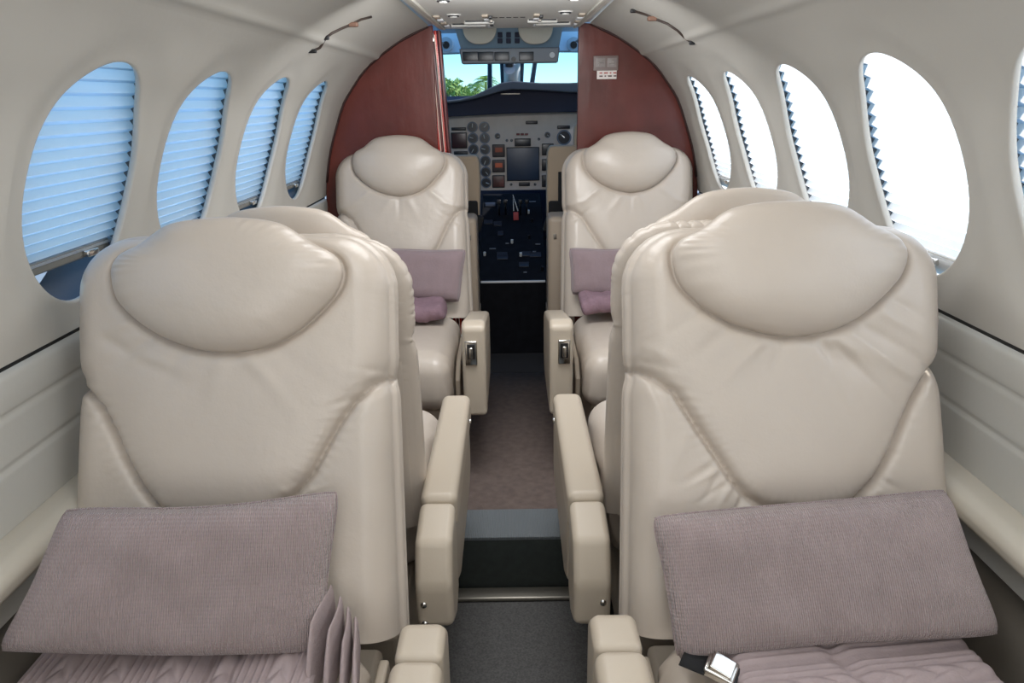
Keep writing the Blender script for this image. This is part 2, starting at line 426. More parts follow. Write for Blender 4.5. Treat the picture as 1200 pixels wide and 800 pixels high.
# curtain tracks on the ceiling curve
def on_wall(px, py):
    r = ray(px, py); s = np.linspace(.3, 8, 8000); pts = CAM + s[:, None] * r
    W = np.interp(pts[:, 2], PR[:, 1], PR[:, 0]); return pts[np.argmax(np.abs(pts[:, 0]) >= W)]
for side, pix, lb in ((-1, [(365, 59), (374, 55), (381, 43), (388, 38), (398, 33), (410, 28), (422, 22), (434, 19)], 'thin dark curtain track on the ceiling curve, left side'),
                  (1, [(744, 12), (757, 16), (768, 21), (783, 27), (795, 35), (803, 43), (812, 49)], 'thin dark curtain track on the ceiling curve, right side')):
    P = [on_wall(*q) for q in pix]; P = [p + np.array([-side * .002, 0, -.002]) for p in P]
    o0 = P[len(P) // 2]; t = empty('curtain_track', tuple(o0)); tag(t, lb, 'curtain track', 'curtain tracks')
    MB().tube([p - o0 for p in P], .0034, 8).build('rail', mat('track_dark', (62, 50, 44), .5), t)
    MB().box(P[0] - o0, (.011, .008, .005), .003).build('end_stop', BLACK, t)
    MB().box(P[-1 if side > 0 else 2] - o0, (.008, .006, .006), .003).build('end_stop', BLACK, t)
    k = 5 if side < 0 else 2
    MB().box(P[k] - o0, (.020, .010, .006), .004).build('carrier', mat('carrier_brown', (128, 96, 80), .5), t)

# ------------------------------------------------------------------ bulkhead
def arch(side, xin, ztop, zbot=0., n=26):
    zz = np.linspace(zbot, 1.44, n); out = [(side * xin, zbot)]
    W = np.interp(zz, PR[:, 1], PR[:, 0])
    pts = [(side * w, z) for w, z in zip(W, zz)]
    return pts + [(side * .295, 1.458), (side * xin, 1.462), (side * xin, zbot)][:3]
for side in (-1, 1):
    o = prism('wall_front', arch(side, .283 if side < 0 else .255, 1.46), 2.895, 2.925, WOOD, axis='y', bev=.003, seg=1)
    tag(o, kind='structure')
    o = MB(); zs = np.linspace(.9, 1.45, 14)
    # dark edge bead around the partition
    W = np.interp(zs, PR[:, 1], PR[:, 0])
    tag(MB().tube([(side * w, 2.892, z) for w, z in zip(W - .003, zs)] + [(side * .30, 2.892, 1.456)], .005, 6).build('trim_6', mat('bead_dark', (54, 26, 24), .5), None), kind='structure')
# folded accordion door at left of the doorway
fd = empty('folding_door', (-.222, 2.935, .02)); fd.rotation_euler = (0, R(-2.6), 0); tag(fd, 'red lacquered accordion door folded against the left bulkhead edge', 'door')
for k in range(4):
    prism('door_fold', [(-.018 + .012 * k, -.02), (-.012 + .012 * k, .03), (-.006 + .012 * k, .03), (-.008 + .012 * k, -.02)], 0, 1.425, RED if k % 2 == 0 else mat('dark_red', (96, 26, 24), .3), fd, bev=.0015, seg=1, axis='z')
for k in range(2): box('fold_piping', (-.006 + .014 * k, -.022, .71), (.0018, .0018, .70), REDW, fd, r=.001)
MB().box((-.004, -.022, 1.40), (.010, .006, .016), .003).build('top_roller', CHROME, fd)
# no-smoking / belt sign and placard on the right partition
s = empty('cabin_sign', tuple(at(710, 74, Y=2.893))); tag(s, 'small grey twin-icon sign plate on the right burgundy partition', 'sign')
box('plate', (0, 0, 0), (.046, .004, .026), SIGNG, s, r=.002)
for x in (-.020, .022):
    box('lit_square', (x, -.005, .002), (.0175, .0012, .016), mat('sign_square', (150, 140, 136), .4), s, r=.001)
g = MB(); g.box((-.020, -.0072, .002), (.011, .0008, .0022), 0); g.box((-.020, -.0072, .002), (.0016, .0008, .012), 0, M=Matrix.Rotation(R(45), 3, 'Y')); g.build('icon', SIGNL, s)
g = MB(); g.box((.022, -.0072, -.004), (.011, .0008, .003), 0); g.box((.026, -.0072, .006), (.003, .0008, .005), 0, M=Matrix.Rotation(R(30), 3, 'Y')); g.build('icon', SIGNL, s)
p = empty('placard', tuple(at(711, 87.5, Y=2.893))); tag(p, 'small white placard with red print below the grey sign plate', 'sign')
box('card', (0, 0, 0), (.037, .002, .0155), PLACARD, p, r=.001)
for zc, m_, seq in ((.006, PINK, (.5, .7, .3, .6)), (-.005, PRINT, (.6, .3, .7, .5))):
    g = MB(); x = -.028
    for w in seq: g.box((x + w * .011, -.0026, zc), (w * .010, .0006, .0024), 0); x += w * .022 + .006
    g.build('print_line', m_, p)

# side cabinets beneath the partition, either side of the doorway
for side, lb in ((-1, 'low tan cabinet at the left of the cockpit doorway'), (1, 'low tan cabinet at the right of the cockpit doorway')):
    c = empty('side_cabinet', (side * .215, 3.02, 0)); tag(c, lb, 'cabinet', 'doorway cabinets')
    box('body', (0, .03, .37), (.068, .08, .37), mat('cabinet_tan', (176, 160, 142), .5), c, r=.022, k=4)
    box('kick_plate', (-side * .066, .03, .18), (.004, .07, .16), SHELLB, c, r=.003)
    MB().box((-side * .040, -.053, .66), (.006, .004, .010), .002).build('latch', ALU, c)

# ================================================================== SEATS
def backrest_mesh(name, Wf, H, seam, S, gather=0., seed=0, pan=.010, nx=150, nh=190, th=.125, cr=.085, head=None):
    """upholstered seat back: x across, z up the back, -y out towards the sitter."""
    tt = np.linspace(0, 1, nh); tt = np.where(tt < .8, tt / .8 * .84, .84 + (tt - .8) / .2 * .16); hh = H * tt
    ss = np.linspace(-1, 1, nx); ss = np.sign(ss) * (1 - (1 - np.abs(ss)) ** 1.25)
    W = np.array([Wf(h) for h in hh])
    inset = np.where(hh > H - cr, cr - np.sqrt(np.maximum(0, cr ** 2 - (hh - (H - cr)) ** 2)), 0)
    We = W - inset
    X = ss[None, :] * We[:, None]; Hh = np.repeat(hh[:, None], nx, 1)
    # distance to outline
    Wc = W[:, None]
    dx = Wc - np.abs(X); dh = H - Hh
    cx = cr - dx; ch = cr - dh
    e = np.where((cx > 0) & (ch > 0), cr - np.hypot(np.maximum(cx, 0), np.maximum(ch, 0)), np.minimum(dx, dh)); e = np.maximum(e, 0)
    r = .048
    drop = np.where(e < r, r - np.sqrt(np.maximum(0, r * r - (r - e) ** 2)), 0)
    D = .010 - .028 * (X / .24) ** 2 * 0.4 - drop
    # centre panel, puffed, with a crease all round
    closed = list(seam) + [(seam[-1][0] + .1, seam[-1][1] + .01), (seam[-1][0] + .1, H + .2), (seam[0][0] - .1, H + .2), (seam[0][0] - .1, seam[0][1] + .01)]
    sd = polydist(X, Hh, seam); ins = inpoly(X, Hh, closed)
    D += np.where(ins, pan * (1 - np.exp(-(sd / .035) ** 1.5)), .006 * (1 - np.exp(-(sd / .05) ** 1.5)))
    D -= .022 * np.exp(-(sd / .0048) ** 1.2)
    if head is not None:
        hd_ = polydist(X, Hh, list(smoothpoly(head, 60)) + [smoothpoly(head, 60)[0]])
        D -= .014 * np.exp(-(hd_ / .007) ** 1.5) * np.clip((H + .0 - Hh) / .04, 0, 1)
    # little puckers running off the crease
    ang = np.arctan2(Hh - .34, X) * 1.0
    D += .0019 * np.sin(ang * 70 + 2 * vnoise(X * 30, Hh * 30, seed)) * np.exp(-(sd / .018) ** 2) * (.4 + .6 * vnoise(X * 12, Hh * 12, seed + 3).clip(0, 1))
    D += strokes(X, Hh, S) * np.clip(sd / .014, .12, 1)
    D += .0022 * vnoise(X * 22, Hh * 18, seed + 5) * np.clip(e / .03, 0, 1)
    D -= .004 * np.exp(-(Hh / .05) ** 2)
    # gathers around the upper edge
    per = np.where(np.abs(X) > W[:, None] - cr - .0, np.arctan2(Hh - (H - cr), np.abs(X) - (W[:, None] - cr)) * cr, 0) + np.where(Hh < H - cr, Hh, 0) - np.where(np.abs(X) < W[:, None] - cr, np.abs(X), 0)
    rip = -(1 - np.abs(np.sin(per * 135 + 1.6 * vnoise(X * 25, Hh * 25, seed + 9))) ** .38) * (.55 + .45 * vnoise(X * 22, Hh * 22, seed + 11).clip(-1, 1)) * 1.6
    band = np.exp(-((e - .004) / .022) ** 2) * np.clip((Hh - .30) / .2, 0, 1)
    amp = .0004 + gather
    D += amp * rip * band
    mb = MB()
    front = np.stack([X, -D, Hh], -1)
    # rolled side from front rim to the back sheet
    rim_i = lambda A: np.concatenate([A[:, 0], A[-1, 1:-1], A[::-1, -1]])
    rimF = rim_i(front); ripR = rim_i(rip * np.clip((Hh - .30) / .2, 0, 1)) ; cen = np.array([0, 0, H * .5])
    outw = rimF - cen; outw[:, 1] = 0
    nrm = np.zeros_like(rimF)
    n1 = nh; n2 = nh + nx - 2
    # outline normals by finite difference
    tang = np.gradient(rimF[:, [0, 2]], axis=0); L = np.hypot(*tang.T); L[L == 0] = 1
    no = np.stack([-tang[:, 1] / L, tang[:, 0] / L], -1)
    for _ in range(3): no[1:-1] = (no[:-2] + no[1:-1] + no[2:]) / 3
    sgn = np.sign(np.sum(no * rimF[:, [0, 2]] - no * np.array([0, H * .5]), axis=1)); no *= sgn[:, None]
    rings = [rimF]
    y0 = rimF[:, 1]
    for k in range(1, 15):
        t = k / 14; q = rimF.copy(); q[:, 1] = y0 * (1 - t) + t * th
        bul = .010 * math.sin(math.pi * min(1, t * 1.02)) ** .6
        groove = -.006 * math.exp(-((t - .42) / .05) ** 2)
        w = bul + groove + gather * 1.1 * ripR * math.exp(-((t - .45) / .5) ** 2)
        shr = -.018 * max(0, (t - .8) / .2) ** 2
        q[:, 0] += no[:, 0] * (w + shr); q[:, 2] += no[:, 1] * (w + shr); rings.append(q)
    side = np.array(rings)
    back = np.stack([X * .93, np.full(X.shape, th + .004) + .0 * X, Hh * .975], -1)[::6, ::6]
    mb.grid(front); mb.grid(side)
    # back sheet
    bk = np.stack([X * (1 - .018 / .24), th + .012 * np.sqrt(np.clip(e / .05, 0, 1)) + gather * 1.6 * rip * np.exp(-(e / .03) ** 2) * np.clip((Hh - .30) / .2, 0, 1), Hh], -1)
    bk[:, :, 2] = Hh - .018 * np.clip((Hh - (H - .06)) / .06, 0, 1)
    rimB = rim_i(bk); mb.grid(bk)
    me = mesh(name, mb.V, mb.F); fixn(me, .0005); return me
def puffy_mesh(name, outline, T, Tb, nr=26, na=120, p=2.4, q=.5, wr=None, seed=0, sub=None):
    """cushion over a closed outline (x,z): front sheet bulges to -y, back sheet to +y."""
    O = smoothpoly(outline, na); c = O.mean(0); mb = MB()
    rho = np.sin(np.linspace(0, 1, nr) * math.pi / 2)
    F_ = []; B_ = []
    for rr in rho:
        P = c + (O - c) * rr
        y = (1 - rr ** p) ** q
        d = T * y * np.ones(na)
        if wr is not None: d = d + wr(P[:, 0], P[:, 1], rr, np.linspace(0, 2 * math.pi, na, endpoint=False))
        F_.append(np.stack([P[:, 0], -d, P[:, 1]], -1)); B_.append(np.stack([P[:, 0], Tb * (1 - rr ** p) ** q * np.ones(na), P[:, 1]], -1))
    mb.grid(np.array(F_), cv=True); mb.grid(np.array(B_), cv=True)
    me = mesh(name, mb.V, mb.F); fixn(me, .00015); return me
HEAD = [(-.168, .575), (-.152, .527), (-.087, .477), (0, .455), (.082, .474), (.148, .530), (.168, .571), (.158, .600), (.122, .622), (.08, .650), (.026, .660), (-.03, .660), (-.085, .650), (-.125, .622), (-.158, .603)]
def seat(name, label, x, y, rz, rec, Wl, Wr, H, seam, S, head, gather=0., seed=0, hi=True, armside=1, headT=.055, armz=0., flare=.012, buttons=True, screws=False, hy=0., armoff=.0, front=False, hg=.0015, dz=0., ax=None, ash=0., th=.085, t0=-.19, t1=.30):
    """x,y: foot of the back cushion; armside: +1 when the aisle armrest is at local +x."""
    root = empty(name, (x, y, 0), rz); tag(root, label, 'seat', 'cream leather cabin seats')
    Wf = lambda h: (Wl + Wr) / 2 + flare * max(0, (.45 - h) / .45) - .006 * math.exp(-((h - .40) / .02) ** 2)
    n = (150, 190) if hi else (90, 120)
    rot = (-R(rec), 0, 0)
    bm_ = backrest_mesh('backrest', Wf, H, seam, S, gather, seed, nx=n[0], nh=n[1], th=th, head=head)
    bo = link('backrest', bm_, LEATHER, root, (0, 0, .42), rot)
    def wr(X, Z, rr, th):
        k = max(0, (rr - .55) / .45)
        return .0022 * vnoise(X * 24, Z * 24, seed + 20) * (1 - rr ** 4) + hg * np.sin(th * 34 + 3 * np.sin(th * 3 + seed)) * k ** 2 * (1 - rr ** 12) * (np.abs(np.sin(th)) * 0 + (.3 + .7 * (np.sin(th * 2 + seed) > 0)))
    hm = puffy_mesh('headrest', head, headT, .03, wr=wr, nr=34 if hi else 22, na=200 if hi else 100, p=2.6, q=.48)
    me_o = link('headrest', hm, LEATHER, root, (0, 0, .42), rot)
    # lower the headrest pillow onto the back: its rim sits just inside the back surface
    me_o.data.transform(Matrix.Translation((0, -.012 + hy, 0)))
    # headrest carrier behind
    MB().box((0, .044, H - .03), (.12, .030, .035), .022, 4).build('headrest_mount', LEATHER, root, (0, 0, .42), rot)
    # seat cushion
    def dsp(V):
        V = V.copy(); w = np.clip((V[:, 2] + .02) / .08, 0, 1)
        V[:, 2] += .012 * np.cos(V[:, 0] / .235 * 1.5) * w + .002 * vnoise(V[:, 0] * 20, V[:, 1] * 20, seed + 40)
        ed = np.clip((np.abs(V[:, 0]) - .17) / .05, 0, 1)
        V[:, 0] += np.sign(V[:, 0]) * .0022 * np.sin(V[:, 1] * 210 + V[:, 2] * 60 + 2 * vnoise(V[:, 1] * 20, V[:, 2] * 20, seed)) * ed
        fr = np.clip((-V[:, 1] - .18) / .05, 0, 1)
        V[:, 1] -= fr * (.012 * np.cos(V[:, 2] / .09 * 1.4) + .0015 * vnoise(V[:, 0] * 30, V[:, 2] * 30, seed + 2))
        return V
    off = .004 * 0
    MB().box((0, -.235, .335), (.222, .245, .098), .062, 7, 14, disp=dsp).build('seat_cushion', LEATHER, root)
    # base frame
    prism('seat_base', [(-.36, .03), (.16, .03), (.20, .24), (-.44, .24)], -.19, .19, SHELLB, root, bev=.015)
    prism('back_frame', [(-.02, .10), (.14, .10), (.30, .60), (.245, .60), (.02, .30)], -.2, .2, SHELLB, root, bev=.015) if False else None
    for sx in (-1, 1): prism('side_panel', [(-.41, .20), (-.41, .33), (-.34, .375), (.0, .39), (.03, .20)], sx * .226, sx * .242, SHELLB, root, bev=.005)
    # aisle armrest: padded top, side skirt, sloping rear end piece
    a = armside; xa = (ax if ax is not None else .29) * a
    z = .505 + armz
    t0, t1 = t0 + ash, t1 + ash
    if front:
        pts = [(-.50, .24), (-.50, .535), (-.47, .553), (-.10, .475), (-.06, .45), (-.06, .30), (-.12, .24)]
        arm = prism('armrest', pts, xa - .037, xa + .037, ARMLEATHER, root, bev=.014, seg=4)
        pl = box('recline_plate', (xa + a * -.008, -.503, .455), (.019, .004, .040), CHROME, arm, r=.004)
        box('recline_recess', (0, -.004, .006), (.012, .002, .024), BLACK, pl, r=.001)
        box('recline_lever', (0, -.009, .004), (.006, .006, .018), CHROME, pl, r=.003)
        MB().tube([(xa - a * .036, -.44, .49), (xa - a * .042, -.44, .49)], .006, 12).build('screw', CHROME, arm)
    else:
        pts = [(t0, z - .20), (t0, z - .012), (t0 + .015, z), (t1, z), (t1, z - .07), (t1, z - .24), (t0 + .06, z - .24)]
        sk = prism('arm_panel', [(t0 + .01, z - .19), (t0 + .01, z - .02), (t1 - .01, z - .02), (t1 - .01, z - .20), (t1 - .08, z - .235), (t0 + .08, z - .225)], xa - .030, xa + .034 * 1, SHELLB, root, bev=.012, seg=3)
        arm = prism('armrest', [(t0, z - .075), (t0, z), (t1, z), (t1, z - .075)], xa - .035, xa + .035, ARMLEATHER, root, bev=.017, seg=4)
        e0 = t1 + .004; EL = .085 if ash else .125
        ep = prism('arm_end', [(e0, z - .006), (e0, z - .19), (e0 + .06, z - .215), (e0 + EL, z - .185), (e0 + EL + .004, z - (.03 if ash else .10)), (e0 + EL * .78, z - (.006 if ash else .028))], xa - .033, xa + .033, ARMLEATHER, root, bev=.013, seg=4)
        for k in (.135, .175): MB().tube([(xa - a * .018, e0 + EL - .002, z - k), (xa - a * .018, e0 + EL + .006, z - k)], .0055, 12).build('screw', CHROME, ep)
        if buttons: MB().tube([(xa + a * .032, t0 + .06, z - .05), (xa + a * .038, t0 + .06, z - .05)], .008, 14).build('recline_button', CHROME, arm)
    root.location.z = dz
    return root

seamR = [(-.26, .404), (-.232, .403), (-.210, .394), (-.181, .373), (-.149, .320), (-.122, .278), (-.099, .241), (-.075, .213), (-.045, .196), (.011, .190), (.06, .194), (.085, .203), (.122, .238), (.145, .276), (.163, .315), (.180, .350), (.198, .380), (.215, .398), (.239, .412), (.27, .415)]
seamL = [(-.28, .392), (-.24, .392), (-.222, .386), (-.197, .365), (-.175, .325), (-.155, .28), (-.132, .24), (-.105, .205), (-.07, .192), (.0, .188), (.06, .198), (.10, .222), (.128, .256), (.152, .30), (.172, .335), (.195, .366), (.220, .388), (.24, .396), (.28, .398)]
SR = [(-.10, .468, -.165, .42, -.0035, .010), (-.02, .45, -.045, .38, -.003, .008), (.00, .45, .02, .36, .003, .012), (.03, .45, .12, .37, -.0045, .009), (.05, .452, .20, .385, .005, .012), (.10, .47, .22, .40, -.0045, .009), (.13, .49, .235, .43, .004, .010), (.145, .51, .235, .46, -.003, .008),
      (-.235, .405, -.20, .33, .003, .012), (-.232, .42, -.19, .41, -.003, .006), (-.20, .43, -.24, .45, .002, .008), (-.12, .245, -.15, .20, -.003, .005), (-.10, .232, -.13, .185, .003, .005), (-.13, .26, -.175, .235, -.003, .005), (-.085, .215, -.10, .18, -.003, .004), (.10, .21, .13, .18, -.003, .005), (.115, .225, .15, .20, .003, .005),
      (-.15, .33, -.21, .22, .002, .012),
      (.06, .44, .17, .33, -.004, .006), (.085, .455, .215, .365, .004, .007), (.04, .445, .09, .33, -.003, .008), (-.05, .45, -.11, .39, .003, .008), (-.13, .50, -.20, .46, -.003, .008),
      (.12, .24, .165, .215, -.003, .0035), (.105, .218, .14, .195, .003, .0035), (.09, .205, .12, .17, -.003, .0035), (-.105, .235, -.155, .205, -.0035, .0035), (-.12, .255, -.165, .23, .003, .0035), (-.08, .21, -.115, .175, -.0035, .0035), (-.215, .395, -.19, .33, -.003, .006), (.215, .40, .18, .43, -.003, .006)]
SL = [(-.12, .46, -.19, .42, -.003, .010), (-.06, .45, -.10, .37, -.002, .012), (.0, .445, -.02, .35, .0025, .014), (-.13, .44, -.05, .42, .003, .010), (.07, .46, .15, .39, -.002, .013), (.10, .24, .16, .27, -.003, .006), (.09, .235, .14, .25, .003, .006), (.19, .37, .16, .36, -.002, .006),
      (-.235, .40, -.20, .43, -.002, .01), (.235, .40, .18, .42, .003, .012), (.225, .39, .16, .36, -.0025, .007), (-.17, .46, -.06, .40, -.0035, .010), (-.15, .49, -.20, .47, .003, .008), (.03, .45, .10, .36, .003, .012), (.235, .385, .175, .33, -.003, .006), (.24, .41, .19, .42, -.003, .005), (.12, .23, .155, .24, .003, .004), (.10, .215, .15, .222, -.003, .004)]
SF = [(0, .455, 0, .37, -.004, .006), (.03, .45, .07, .37, .003, .012), (-.03, .45, -.08, .38, .003, .012), (-.235, .41, -.16, .37, -.003, .007), (.235, .41, .16, .37, -.003, .007), (.22, .42, .15, .43, .003, .008), (-.22, .42, -.15, .43, .003, .008), (.21, .36, .15, .40, -.004, .007), (-.21, .36, -.15, .40, -.004, .007), (.12, .47, .2, .41, .003, .01), (-.12, .47, -.2, .41, .003, .01)]
headL = [(x * 1.04 + .006, z - .012) for x, z in HEAD]
headM = [(x, z - .036) for x, z in HEAD]
headR = [(x * 1.05 - .006, z) for x, z in HEAD]
headF = [(x * 1.03, .458 + (z - .455) * 1.09) for x, z in HEAD]
seat('passenger_armchair', 'nearest left cream leather seat, holding a wide mauve knit pillow', -.440, .90, 0, 20, .243, .243, .625, seamL, SL, headL, .0006, 1, armside=1, flare=.012, ax=.306, ash=-.425, t0=-.10)
seat('passenger_armchair', 'nearest right cream leather seat, holding a wide mauve pillow and buckle', .426, .90, 0, 20, .240, .240, .625, seamR, SR, headR, .0006, 2, armside=-1, flare=.014, ax=.293, ash=-.425, t0=-.10, armz=.012)
seat('passenger_armchair', 'left cream seat turned away, back to back with the nearest left seat', -.420, 1.345, math.pi, 5, .235, .235, .575, seamR, SF, headM, .0042, 3, armside=-1, dz=-.02, armz=.02, ax=.275, hg=.004, flare=0, t0=-.33, t1=.164)
seat('passenger_armchair', 'right cream seat turned away, back to back with the nearest right seat', .417, 1.345, math.pi, 5, .235, .235, .575, seamR, SF, headM, .0042, 4, armside=1, ax=.287, hg=.004, flare=0, t0=-.33, t1=.164)
seat('passenger_armchair', 'far left cream seat in front of the bulkhead beside the red folding door', -.420, 2.62, 0, 17, .243, .243, .625, seamR, SF, headF, .0006, 5, hi=False, armside=1, ax=.295, front=True)
seat('passenger_armchair', 'far right cream seat in front of the bulkhead with the sign plate', .442, 2.62, 0, 17, .24, .24, .632, seamR, SF, headF, .0006, 6, hi=False, armside=-1, ax=.295, front=True)

# ------------------------------------------------------------------ pillows
def on_back(px, py, x0, y0, rec, off):
    a = R(rec); out = np.array([0, -math.cos(a), math.sin(a)])
    p0 = np.array([x0, y0, .42]) + off * out; r = ray(px, py); s = ((p0 - CAM) @ out) / (r @ out)
    return CAM + s * r
def pillow(name, label, corners, T, m, seed, group, n=60):
    """corners TL, TR, BR, BL as points in the cabin."""
    TL, TR, BR, BL = [np.array(c, float) for c in corners]
    org = (BL + BR) / 2; root = empty(name, tuple(org)); tag(root, label, 'pillow', group)
    TL, TR, BR, BL = TL - org, TR - org, BR - org, BL - org
    ex = (TR + BR - TL - BL); ex /= np.linalg.norm(ex); ez = (TL + TR - BL - BR); ey = np.cross(ez, ex); ey /= np.linalg.norm(ey); ez = np.cross(ex, ey)
    u = np.linspace(-1, 1, n * 2); v = np.linspace(-1, 1, n); U, V = np.meshgrid(u, v)
    pu = U * (1 - .03 * (1 - V ** 2) * np.abs(U)); pv = V * (1 - .05 * (1 - U ** 2) * np.abs(V))
    cn = 1.012 - .036 * np.abs(U) ** 7 * np.abs(V) ** 7; pu = pu * cn; pv = pv * cn
    a = ((pu + 1) / 2)[..., None]; b = ((pv + 1) / 2)[..., None]
    P = (1 - b) * ((1 - a) * BL + a * BR) + b * ((1 - a) * TL + a * TR)
    P = P + (.004 * vnoise(U * 3, V * 0, seed) * np.abs(V))[..., None] * ez
    th = T * np.power(np.clip((1 - U ** 6) * (1 - V ** 4), 0, 1), .42)
    wr = (.004 * vnoise(U * 3.2, V * 2.6, seed + 1) + .003 * vnoise(U * 9, V * 5, seed + 7)) * (1 - U ** 4) * (1 - V ** 4)
    L = lambda Q: np.stack([Q @ ex, Q @ ey, Q @ ez], -1)
    A = L(P); fr = A.copy(); fr[..., 1] -= th + wr; bk_ = A.copy(); bk_[..., 1] += th * .7
    rot = Matrix([list(ex), list(ey), list(ez)]).transposed().to_euler(); root.rotation_euler = rot
    mb = MB(); mb.grid(fr); mb.grid(bk_)
    me = mesh('cover', mb.V, mb.F); fixn(me, .0002); link('cover', me, m, root)
    rim = [A[0, i] for i in range(0, 2 * n, 3)] + [A[i, -1] for i in range(0, n, 3)] + [A[-1, i] for i in range(2 * n - 1, -1, -3)] + [A[i, 0] for i in range(n - 1, -1, -3)]
    MB().tube(rim, .0022, 6).build('edge_seam', m, root)
    return root
GP = 'mauve knitted pillows on the seats'
pillow('pillow', 'wide mauve knit pillow leaning on the nearest left seat', [on_back(x, y, -.423, .90, 20, o) for x, y, o in ((76, 600, .14), (397, 577, .065), (376, 766, .09), (-3, 766, .175))], .048, MAUVE, 3, GP)
pillow('pillow', 'wide mauve knit pillow leaning on the nearest right seat', [on_back(x, y, .408, .90, 20, o) for x, y, o in ((764, 604, .065), (1108, 572, .08), (1172, 742, .135), (794, 773, .09))], .048, MAUVE, 8, GP)
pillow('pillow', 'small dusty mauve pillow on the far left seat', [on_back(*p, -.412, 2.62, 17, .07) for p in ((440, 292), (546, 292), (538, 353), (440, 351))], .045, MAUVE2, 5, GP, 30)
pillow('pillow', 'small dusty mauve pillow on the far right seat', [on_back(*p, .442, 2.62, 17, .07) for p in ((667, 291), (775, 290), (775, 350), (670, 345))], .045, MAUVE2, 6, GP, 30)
pillow('pillow', 'striped mauve cushion corner on the right seat facing away', [(.56, 1.56, .62), (.24, 1.56, .62), (.24, 1.66, .47), (.56, 1.66, .47)], .04, mat('striped_knit', (120, 92, 98), .9, bump=[('wavez', 60, .8, .004)]), 9, GP, 30)

# ------------------------------------------------------------------ blankets
def cable_h(a, b, per=.075):
    """cable-knit height: a across the cables, b along them."""
    t = (a / per) % 1.0; u = (t - .5) * per
    w = .016; ph = b * 2 * math.pi / .042
    rope = np.where(np.abs(u) < w, .0085 * (1 - (u / w) ** 2) ** .5 * (.35 + .65 * np.abs(np.sin(ph * .5 + np.abs(u) / w * 1.8)) ** .7), 0)
    rope = np.nan_to_num(rope)
    side = np.abs(np.abs(u) - .0215); rib = .0055 * np.exp(-(side / .003) ** 2) + .0048 * np.exp(-(np.abs(np.abs(u) - .031) / .0025) ** 2)
    return rope + rib
def blanket_mesh(name, x0, x1, y0, y1, z0, th, along, seed, per=.075, top=None, tilt=0):
    nx, ny = 260, 120
    x = np.linspace(x0, x1, nx); y = np.linspace(y0, y1, ny); X, Y = np.meshgrid(x, y)
    e = np.minimum(np.minimum(X - x0, x1 - X), np.minimum(Y - y0, y1 - Y)); r = th / 2
    k = np.sqrt(np.clip(1 - (1 - np.clip(e / r, 0, 1)) ** 2, 0, 1))
    c = cable_h(X + .01 * vnoise(X * 6, Y * 6, seed), Y, per) if along == 'y' else cable_h(Y + .012 * vnoise(X * 5, Y * 6, seed), X, per)
    und = .006 * vnoise(X * 11, Y * 11, seed + 1)
    if top is not None: und = und + top(X, Y)
    Zt = z0 + r + k * (r + c + und); Zb = z0 + r - k * r
    mb = MB(); mb.grid(np.stack([X, Y, Zt], -1)); mb.grid(np.stack([X[::4, ::4], Y[::4, ::4], Zb[::4, ::4]], -1))
    return fixn(mesh(name, mb.V, mb.F))
bl = empty('blanket', (-.43, .78, .44)); tag(bl, 'mauve cable-knit blanket folded under the nearest left pillow', 'blanket')
fold = lambda X, Y: -.012 * np.exp(-((X - .012) / .010) ** 2) - .010 * np.exp(-((X - .045) / .007) ** 2) - .004 * np.exp(-((X + .13) / .02) ** 2)
link('top_layer', blanket_mesh('top_layer', -.235, .155, -.25, .075, .006, .036, 'y', 4, .072, fold), BLANK, bl)
# four soft folds rising at the right end
for k in range(4):
    t = np.linspace(0, 1, 16); yy = np.linspace(-.01, .105 - .008 * k, 24); rows = []
    for y in yy:
        row = []
        for s_ in np.linspace(0, 1, 20):
            ang = s_ * math.pi
            hgt = (.098 - .014 * k) * (1 - .30 * ((y - .1) / .2) ** 2) * (1 + .06 * math.sin(y * 40 + k))
            xx = .150 + .017 * k + .0062 * math.cos(ang) + .010 * math.sin(y * 18 + k * .7) + .006 * (s_ - .5)
            hgt *= 1 if y > .02 else max(.05, (y + .012) / .032) ** .5
            row.append((xx, y, .004 + hgt * math.sin(ang) ** .35))
        rows.append(row)
    MB().grid(np.array(rows)).build('fold', BLANK, bl)
br = empty('blanket', (.45, .78, .44)); tag(br, 'mauve cable-knit blanket folded on the nearest right seat beside the buckle', 'blanket')
o = link('top_layer', blanket_mesh('top_layer', -.165, .165, -.22, .085, .004, .044, 'x', 9, .082, lambda X, Y: .008 * np.clip(X / .2, -1, 1) - .008 * np.exp(-((X + .02 + Y * .3) / .014) ** 2)), BLANK, br)
o.rotation_euler = (0, 0, R(4))
def lump(name, label, c, hs, m, seed):
    V, F = softbox(hs, min(hs) * .95, 8, 14)
    V = V.copy(); V[:, 2] += .008 * vnoise(V[:, 0] * 38, V[:, 1] * 30, seed); V[:, 1] += .006 * vnoise(V[:, 0] * 55, V[:, 2] * 50, seed + 1)
    V += .003 * np.sin(V[:, [0]] * 190 + 60 * V[:, [2]]) * V / np.linalg.norm(V, axis=1, keepdims=True)
    o = MB().add(V, F).build(name, m, loc=c); tag(o, label, 'blanket'); return o
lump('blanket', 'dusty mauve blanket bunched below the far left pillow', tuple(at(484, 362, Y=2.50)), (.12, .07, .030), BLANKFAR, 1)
lump('blanket', 'dusty mauve blanket bunched below the far right pillow', tuple(at(712, 354, Y=2.50)), (.10, .07, .030), BLANKFAR, 2)

